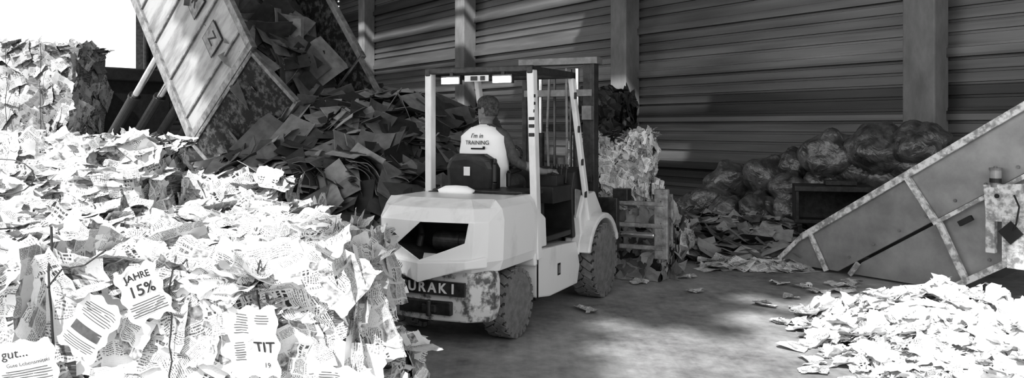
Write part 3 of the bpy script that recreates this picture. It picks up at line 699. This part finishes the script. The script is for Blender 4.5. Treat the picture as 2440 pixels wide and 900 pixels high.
def hand(wrist,dirv,palmn,side,parent):
    w=Vector(wrist); d=Vector(dirv).normalized(); n=Vector(palmn).normalized(); t=d.cross(n).normalized()*side
    skin('palm',[tuple(w-d*.02),tuple(w+d*.03),tuple(w+d*.085)],[(0,1),(1,2)],[.026,(.036,.024),(.038,.022)],M_skin,parent)
    for k,(off,ln) in enumerate(((-.03,.07),(-.01,.08),(.01,.075),(.029,.06))):
        b0=w+d*.075+t*off; b1=b0+d*ln*.45; b2=b1+(d*.5+n*.85).normalized()*ln*.35; b3=b2+(n*.95-d*.25).normalized()*ln*.3
        skin('finger_%d'%(k+1),[tuple(b0),tuple(b1),tuple(b2),tuple(b3)],[(0,1),(1,2),(2,3)],[.0105,.0098,.009,.0075],M_skin,parent,sub=1)
    a0=w+d*.03-t*.03; a1=a0+d*.03-t*.028+n*.012; a2=a1+d*.03-t*.006+n*.02
    skin('thumb',[tuple(a0),tuple(a1),tuple(a2)],[(0,1),(1,2)],[.013,.011,.0095],M_skin,parent,sub=1)
skin('forearm_right',[(.80,dy-.327,1.283),(.90,dy-.382,1.243),(.99,dy-.43,1.215),(1.05,dy-.455,1.215)],[(0,1),(1,2),(2,3)],[.046,.043,.031,.027],M_skin,DE)
skin('forearm_left',[(.90,dy+.237,1.325),(1.0,dy+.18,1.35),(1.04,dy+.16,1.365)],[(0,1),(1,2)],[.045,.033,.028],M_skin,DE)
hand((1.05,dy-.455,1.215),(.95,-.1,.05),(0,0,-1),1,DE)
hand((1.02,dy+.165,1.37),(.8,-.3,.25),(.3,0,-.9),-1,DE)
def vest_dims(z):
    t=(z-1.02)/.585
    hw=.205+.02*math.sin(t*3); hd=.135+.01*t
    if z>1.53: k=(z-1.53)/.08; hw*=max(.45,1-.42*k); hd*=max(.5,1-.4*k)
    return .70+.02*t,hd,hw
def vest_ring(z,grow=0):
    xc,hd,hw=vest_dims(z); out=[]
    for i in range(28):
        a=2*math.pi*i/28; c,s_=math.cos(a),math.sin(a); e=.75
        out.append((xc+(hd+grow)*math.copysign(abs(c)**e,c),dy+(hw+grow)*math.copysign(abs(s_)**e,s_),z))
    return out
m=MB(); m.loft([vest_ring(z,.004*math.sin(z*37)) for z in (1.02,1.1,1.2,1.3,1.4,1.48,1.53,1.57,1.595,1.61)],cap=False)
m.obj('safety_vest',M_vest,DE,smooth=True)
m=MB(); m.loft([vest_ring(1.60,.001),[(.735+.06*math.cos(2*math.pi*i/28),dy+.065*math.sin(2*math.pi*i/28),1.635) for i in range(28)]],cap=False); m.obj('collar',M_vest,DE,smooth=True)
def vest_text(s,size,z):
    tmp=bpy.data.curves.new('t','FONT'); tmp.body=s; tmp.size=size; tmp.align_x='CENTER'; tmp.align_y='CENTER'; tmp.extrude=.0005
    o=bpy.data.objects.new('t',tmp); sc.collection.objects.link(o); bpy.context.view_layer.update()
    me=bpy.data.meshes.new_from_object(o.evaluated_get(bpy.context.evaluated_depsgraph_get())); bpy.data.objects.remove(o,do_unlink=True)
    for v in me.vertices:
        yy=-v.co.x; zc=z+v.co.y; xc,hd,hw=vest_dims(zc); e=.75
        q=min(.98,abs(yy)/hw)**(1/e); cc=math.sqrt(max(0,1-q*q))**e
        v.co=Vector((xc-(hd+.008)*cc-v.co.z,dy+yy,zc))
    me.materials.clear(); me.materials.append(M_ink); oo=bpy.data.objects.new('vest_print',me); sc.collection.objects.link(oo); oo.parent=DE
vest_text("I'm in",.055,1.535); vest_text("TRAINING",.05,1.475)
m=MB(); m.box((.563,dy-.01,1.425),(.006,.13,.012),0); m.box((.563,dy-.07,1.432),(.006,.02,.024),0); m.obj('vest_mark',M_ink,DE)
hc=Vector((.765,dy,1.762)); HR=Matrix.Rotation(math.radians(82),3,'Z')
hm=Matrix.Translation(hc)@HR.to_4x4()
m=MB(); rings=[]
prof=[(-.118,.035,.040,.020),(-.105,.055,.052,.018),(-.08,.072,.062,.012),(-.05,.084,.069,.004),(-.02,.091,.073,-.002),(.01,.096,.077,-.005),(.04,.097,.078,-.006),(.07,.089,.072,-.006),(.095,.068,.056,-.006),(.112,.035,.03,-.006),(.118,.008,.008,-.006)]
for z,a,b_,xo in prof: rings.append([hm@Vector((xo+a*math.cos(t),b_*math.sin(t),z)) for t in np.linspace(0,2*math.pi,25)[:-1]])
m.loft(rings)
m.obj('head',M_skin,DE,smooth=True)
m=MB()
m.loft([[hm@Vector(p) for p in q] for q in ([(.085,-.008,.012),(.085,.008,.012),(.08,.0,.02)],[(.118,-.017,-.028),(.118,.017,-.028),(.122,0,-.018)],[(.085,-.016,-.036),(.085,.016,-.036),(.09,0,-.03)])])
for s_ in(-1,1):
    m.loft([[hm@Vector((-.005+rx*math.cos(t),s_*(.070+o_),-.005+rz*math.sin(t))) for t in np.linspace(0,2*math.pi,13)[:-1]] for o_,rx,rz in((0,.016,.026),(.012,.02,.032),(.016,.014,.024))])
m.box(hm@Vector((.088,0,-.06)),(.014,.045,.012),0,HR)
m.cyl((.735,dy,1.60),(.757,dy+.0,1.69),.058,.054,n=20)
m.obj('nose_ears_neck',M_skin,DE,smooth=True)
m=MB()
for s_ in(-1,1):
    m.cyl(hm@Vector((.092,s_*.032,.01)),hm@Vector((.098,s_*.032,.01)),.022,n=16,mi=0); m.tube([hm@Vector((.095,s_*.05,.015)),hm@Vector((.05,s_*.078,.015)),hm@Vector((-.005,s_*.082,.01))],.0035,n=6,mi=0)
m.tube([hm@Vector((.1,-.014,.012)),hm@Vector((.1,.014,.012))],.003,n=6)
m.obj('glasses_and_eyes',M_ink,DE)
m=MB(); rings=[]
for z,a,b_ in((.018,.103,.083),(.05,.105,.086),(.08,.10,.082),(.105,.082,.068),(.124,.05,.042),(.131,.012,.01)):
    rings.append([hm@Vector((-.006+a*math.cos(t),b_*math.sin(t),z+(.0 if math.cos(t)>0 else -.012*(1-z/.13)))) for t in np.linspace(0,2*math.pi,25)[:-1]])
m.loft(rings)
br=[]; 
for t in np.linspace(-1.1,1.1,11): br.append((.095*math.cos(t)*1.0,.082*math.sin(t)))
br2=[(x+.06*math.cos(t*.9),y*.98) for (x,y),t in zip(br,np.linspace(-1.1,1.1,11))]
vs=[hm@Vector((x,y,.03)) for x,y in br]+[hm@Vector((x,y,.018-abs(y)*.15)) for x,y in br2]
m.add(vs,[(i,i+1,12+i,11+i) for i in range(10)])
m.obj('cap',M_cap,DE,smooth=True)
m=MB(); m.loft([[hm@Vector((-.012+a*math.cos(t),b_*math.sin(t),z)) for t in np.linspace(1.75,2*math.pi-1.75,16)]+[hm@Vector((-.012+a*.5*math.cos(t),b_*.5*math.sin(t),z)) for t in np.linspace(2*math.pi-1.75,1.75,16)] for z,a,b_ in((-.055,.08,.070),(-.03,.092,.078),(.0,.099,.081),(.03,.099,.081))]); m.obj('hair',M_cap,DE,smooth=True)

# ---------------------------------------------------------------- conveyor
cx_=Vector((.571,-.821,0)); cyv=Vector((.821,.571,0)); VM=Matrix((cx_,cyv,zz)).transposed().to_4x4(); VM.translation=(3.43,9.04,0)
VE=empty('inclined_conveyor',VM)
zt=lambda t:.49+.62*t
m=MB()
up=[(-.55,.03),(-.2,.36),(4,zt(4)),(4,zt(4)-.60),(.24,.03)]
for y in(0,1.15): m.prism(up,y,y+.03,0)
lo=[(.40,.02),(.50,zt(.5)-.64),(4,zt(4)-.64),(4,zt(4)-1.34),(1.42,.02)]
m.prism(lo,.03,.06,0); m.prism(lo,1.12,1.15,0)
m.prism([(-.5,.02),(-.15,.26),(4,zt(4)-.16),(4,zt(4)-.22),(-.1,.2),(-.3,.02)],.03,1.15,1)
m.obj('side_panels',[M_conv,M_belt],VE,bevel=.004)
m=MB()
def strip(t0,z0,t1,z1,w,dep=.05,y=-.03): m.beam((t0,y,z0),(t1,y,z1),dep,w,0,(0,1,0))
strip(-.2,.36,4,zt(4),.03,.07); strip(-.1,zt(-.1)+.0,.12,.02,.035); strip(-.55,.03,-.2,.36,.03)
strip(1.02,zt(1.02),1.34,zt(1.34)-.66,.045,.06); strip(1.36,zt(1.36)-.66,1.62,zt(1.62)-1.36,.045,.06)
strip(.40,.02,.5,zt(.5)-.64,.03); strip(1.42,.02,4,zt(4)-1.34,.035,.06)
strip(1.34,zt(1.34)-.64,4,zt(4)-.64,.025,.04)
m.obj('flanges',M_convl,VE,bevel=.004)
m=MB()
for t in np.arange(.1,3.9,.28): m.cyl((t,-.0,zt(t)-.52),(t,-.015,zt(t)-.52),.016,n=8)
for t in np.arange(1.8,3.9,.3): m.cyl((t,.02,zt(t)-1.24),(t,.012,zt(t)-1.24),.016,n=8)
m.cyl((.1,.1,.32),(.1,1.1,.32),.1,n=20)
for t,z in((2.4,zt(2.4)-1.34),(3.8,zt(3.8)-1.34)): 
    for y in(.1,1.05): m.beam((t,y,0),(t,y,z+.1),.08,.08)
m.obj('bolts_and_roller',M_mid,VE)
m=MB()
m.box((1.99,-.10,.92),(.34,.03,.34),0,Matrix.Rotation(-.08,3,'Y')); m.box((2.08,-.12,.60),(.2,.04,.42),0); m.box((2.18,-.13,.42),(.3,.05,.16),0); m.box((1.86,-.07,.70),(.08,.06,.5),0)
m.box((2.06,-.150,.66),(.15,.012,.15),1,Matrix.Rotation(.8,3,'Y')); m.cyl((1.93,-.13,.98),(1.93,-.11,.98),.02,mi=1)
m.box((1.62,-.05,.72),(.14,.04,.05),1,Matrix.Rotation(-.55,3,'Y'))
m.tube([(2.08,-.13,1.0),(2.14,-.17,.9),(2.12,-.18,.75),(2.08,-.15,.68)],.008,mi=1)
m.obj('bearing_bracket',[M_convl,M_ink],VE,bevel=.006)
m=MB(); m.cyl((1.90,-.08,1.06),(1.90,-.08,1.10),.045,mi=0); m.cyl((1.90,-.08,1.10),(1.90,-.08,1.14),.05,mi=2); m.cyl((1.90,-.08,1.14),(1.90,-.08,1.215),.05,mi=1); m.cyl((1.90,-.08,1.215),(1.90,-.08,1.235),.055,mi=0); m.cyl((1.90,-.08,1.235),(1.90,-.08,1.25),.015,mi=0)
m.obj('lubricator',[M_mid,M_glass,M_black],VE)

# ---------------------------------------------------------------- trash bags
def film_mat():
    m,nt,b=newmat('bag_film'); L=nt.links
    tc=N(nt,'ShaderNodeTexCoord'); nz=N(nt,'ShaderNodeTexNoise'); nz.inputs['Scale'].default_value=3.5; nz.inputs['Detail'].default_value=6; nz.inputs['Distortion'].default_value=1.5
    L.new(tc.outputs['Object'],nz.inputs['Vector']); cr=N(nt,'ShaderNodeValToRGB'); e=cr.color_ramp.elements; e[0].position=.40; e[0].color=g(.05); e[1].position=.72; e[1].color=g(.2)
    L.new(nz.outputs['Fac'],cr.inputs[0]); L.new(cr.outputs[0],b.inputs['Base Color']); b.inputs['Roughness'].default_value=.3; b.inputs['Coat Weight'].default_value=1.0; b.inputs['Coat Roughness'].default_value=.12
    n2=N(nt,'ShaderNodeTexNoise'); n2.inputs['Scale'].default_value=7.0; n2.inputs['Detail'].default_value=4; n2.inputs['Distortion'].default_value=2.0; L.new(tc.outputs['Object'],n2.inputs['Vector'])
    bp=N(nt,'ShaderNodeBump'); bp.inputs['Strength'].default_value=.6; bp.inputs['Distance'].default_value=.04; L.new(n2.outputs['Fac'],bp.inputs['Height']); L.new(bp.outputs[0],b.inputs['Normal']); L.new(bp.outputs[0],b.inputs['Coat Normal'])
    return m
M_bag=film_mat()
bags=[(3.59,13.3,.69,.36),(3.24,13.1,.42,.32),(2.95,13.2,.28,.29),(4.05,12.8,.79,.36),(4.28,12.4,.62,.32),(4.45,12.7,1.0,.32),(4.73,11.9,1.2,.40),(5.24,11.5,1.28,.46),(5.62,11.2,1.36,.38),(5.0,11.7,.98,.28),(5.40,11.5,.92,.36),
 (3.83,12.5,.34,.36),(3.4,12.6,.26,.30),(4.3,12.3,.3,.34),(4.9,12.3,.75,.42),(5.2,12.0,.35,.42),(4.7,12.4,.35,.4),(5.55,11.5,.40,.40),(5.65,11.2,.95,.34),(5.9,10.9,.5,.4),(4.15,13.2,.38,.4),(3.6,13.5,.3,.36),(5.95,10.9,1.1,.33)]
m=MB(); import bmesh
for k,(x,y,z,r) in enumerate(bags):
    bm=bmesh.new(); bmesh.ops.create_icosphere(bm,subdivisions=5,radius=1)
    sx,sy_,sz=random.uniform(1.0,1.3),random.uniform(.9,1.15),random.uniform(.75,.9); rot=Matrix.Rotation(random.uniform(0,6),3,'Z')@Matrix.Rotation(random.uniform(-.4,.4),3,'X')
    vs=[]
    for v in bm.verts:
        d=v.co.copy(); nn=mnoise.noise(d*1.4+Vector((k*7,0,0)))*.18; an=math.atan2(d.y,d.x)
        rd=abs(mnoise.noise(Vector((math.cos(an)*4,math.sin(an)*4,d.z*1.2+k))))*.10*(.3+abs(d.z))+abs(mnoise.noise(d*5+Vector((k,k,0))))*.03
        q=d*(1+nn-rd); 
        if d.z>.93: q.z+=(d.z-.93)*3.5
        q=rot@Vector((q.x*sx,q.y*sy_,q.z*sz)); vs.append((x+q.x*r,y+q.y*r,max(.01,z+q.z*r)))
    fs=[[v.index for v in f.verts] for f in bm.faces]; bm.free(); m.add(vs,fs)
m.obj('trash_bag_pile',M_bag,smooth=True)
m=MB(); Rb=Matrix.Rotation(-.25,3,'Z'); bc=Vector((4.42,11.15,.55))
def bb(c,d,mi=0): m.box(bc+Rb@Vector(c),d,mi,Rb)
bb((0,0,.24),(1.0,.6,.03)); bb((0,0,-.24),(1.0,.6,.03)); bb((-.48,0,0),(.04,.6,.5)); bb((.48,0,0),(.04,.6,.5)); bb((0,.28,0),(1,.03,.5)); bb((0,-.3,.22),(1.04,.04,.07)); bb((0,-.3,-.22),(1.04,.04,.05))
for x in(-.45,.45):
    for y in(-.26,.26): bb((x,y,-.39),(.06,.06,.3))
bb((.1,0,.29),(.4,.25,.06),0)
m.obj('metal_bin',M_dark,bevel=.006)

# ---------------------------------------------------------------- scraps and loose paper
def Hs(x,y):
    return .30*max(0,1-((y-11.6)/1.1)**2)*max(0,1-((x-3.15)/1.2)**2)**.6
PE2=empty('loose_rubbish_heap'); heightfield('core',Hs,1.8,4.9,10.3,12.9,.12,M_mid,PE2,amp=.05)
meshS('scraps',scatter_h(Hs,2,4.5,10.5,12.7,300,.1,.34,.1,.25,n=7,curl=.1),M_cardl,PE2,zmin=.004)
def Hk(x,y): return .12*max(0,1-((y-(10.4-.25*(x-2)))/.75)**2)*max(0,1-((x-2.3)/1.5)**2)**.5
meshS('cardboard_scraps',scatter_h(Hk,.8,3.4,9.3,11.4,130,.15,.5,.12,.28,n=6,curl=.1,off=.05,axial=True,inpl=.005,jit=.04),M_cardl,None,zmin=.004)
m=sheets([(2.05,9.9,.26),(2.1,9.95,.38),(2.2,9.85,.24),(2.0,9.8,.16),(2.25,9.9,.12)],[(-.3,-1,.4),(.6,-.8,.2),(.9,-.6,.1),(0,-1,.6),(0,-.5,1)],np.array([.26,.24,.24,.28,.4]),np.array([.26,.24,.2,.26,.34]),crump=.12,n=8); meshS('crushed_box',m,M_news,None,zmin=.004)
def Hl(x,y): return .06*max(0,1-((y-(9.25))/.35)**2)*max(0,1-((x-2.75)/.65)**2)**.5
meshS('paper_scraps',scatter_h(Hl,2.1,3.3,8.8,9.7,70,.1,.3,.08,.15,n=6,off=.03),M_news,None,zmin=.004)
pts=[(.64,7.05),(2.75,8.2),(2.9,8.15),(3.3,8.2),(3.5,8.35),(3.45,8.1),(3.2,7.9),(2.1,5.5),(1.95,5.35),(2.3,5.8),(2.25,6.6),(2.45,6.9),(2.9,7.5),(2.15,5.1),(2.5,7.1),(1.75,7.9),(.3,9.1),(1.3,8.3),(2.6,7.6),(2.3,7.3),(3.0,7.9),(1.9,8.6),(1.5,9.0),(2.05,5.9)]
C=[(x+rng.uniform(-.06,.06),y+rng.uniform(-.06,.06),.025) for x,y in pts for _ in range(2)]
meshS('floor_litter',sheets(C,np.tile((0,0,1.),(len(C),1))+rng.normal(size=(len(C),3))*.12,rng.uniform(.08,.22,len(C)),rng.uniform(.06,.16,len(C)),crump=.1,n=6),M_news,None,zmin=.004)
def Hp(x,y):
    h=.30*max(0,1-((y-6.35)/.9)**2)*max(0,1-((x-3.4)/.9)**2)**.7
    h2=.16*max(0,1-((y-5.6)/1.2)**2)*max(0,1-((x-3.4)/1.2)**2)**.7
    return max(h,h2)
HE=empty('waste_paper_heap'); heightfield('film_mound',Hp,1.9,5.4,4.3,7.9,.03,M_plast,HE,amp=.2)
meshS('sheets',scatter_h(Hp,2.05,5,4.5,7.7,650,.03,.13,.16,.4,n=7,curl=.12,inpl=.05,off=.015),M_news,HE,zmin=.004)
meshS('film_bits',scatter_h(Hp,2.05,5,4.5,7.7,380,.08,.3,.18,.25,n=10,curl=.12,inpl=.04,off=.015,nf=4),M_plast,HE,zmin=.004,smooth=True)

# ---------------------------------------------------------------- light
w=bpy.data.worlds.new('World'); sc.world=w; w.use_nodes=True; w.node_tree.nodes['Background'].inputs[0].default_value=(1,1,1,1); w.node_tree.nodes['Background'].inputs[1].default_value=1.5
sl_=bpy.data.lights.new('sun','SUN'); sl_.energy=5.0; sl_.angle=math.radians(1.2); so=bpy.data.objects.new('sun',sl_); sc.collection.objects.link(so)
so.rotation_euler=Vector((.35,.75,-.75)).to_track_quat('-Z','Y').to_euler()
cam=bpy.data.cameras.new('camera'); co=bpy.data.objects.new('camera',cam); sc.collection.objects.link(co)
co.location=(0,0,1.62); co.rotation_euler=(math.pi/2,0,0); cam.sensor_width=36; cam.clip_end=300
cam.lens=28.4; cam.shift_y=-150/2440
sc.camera=co
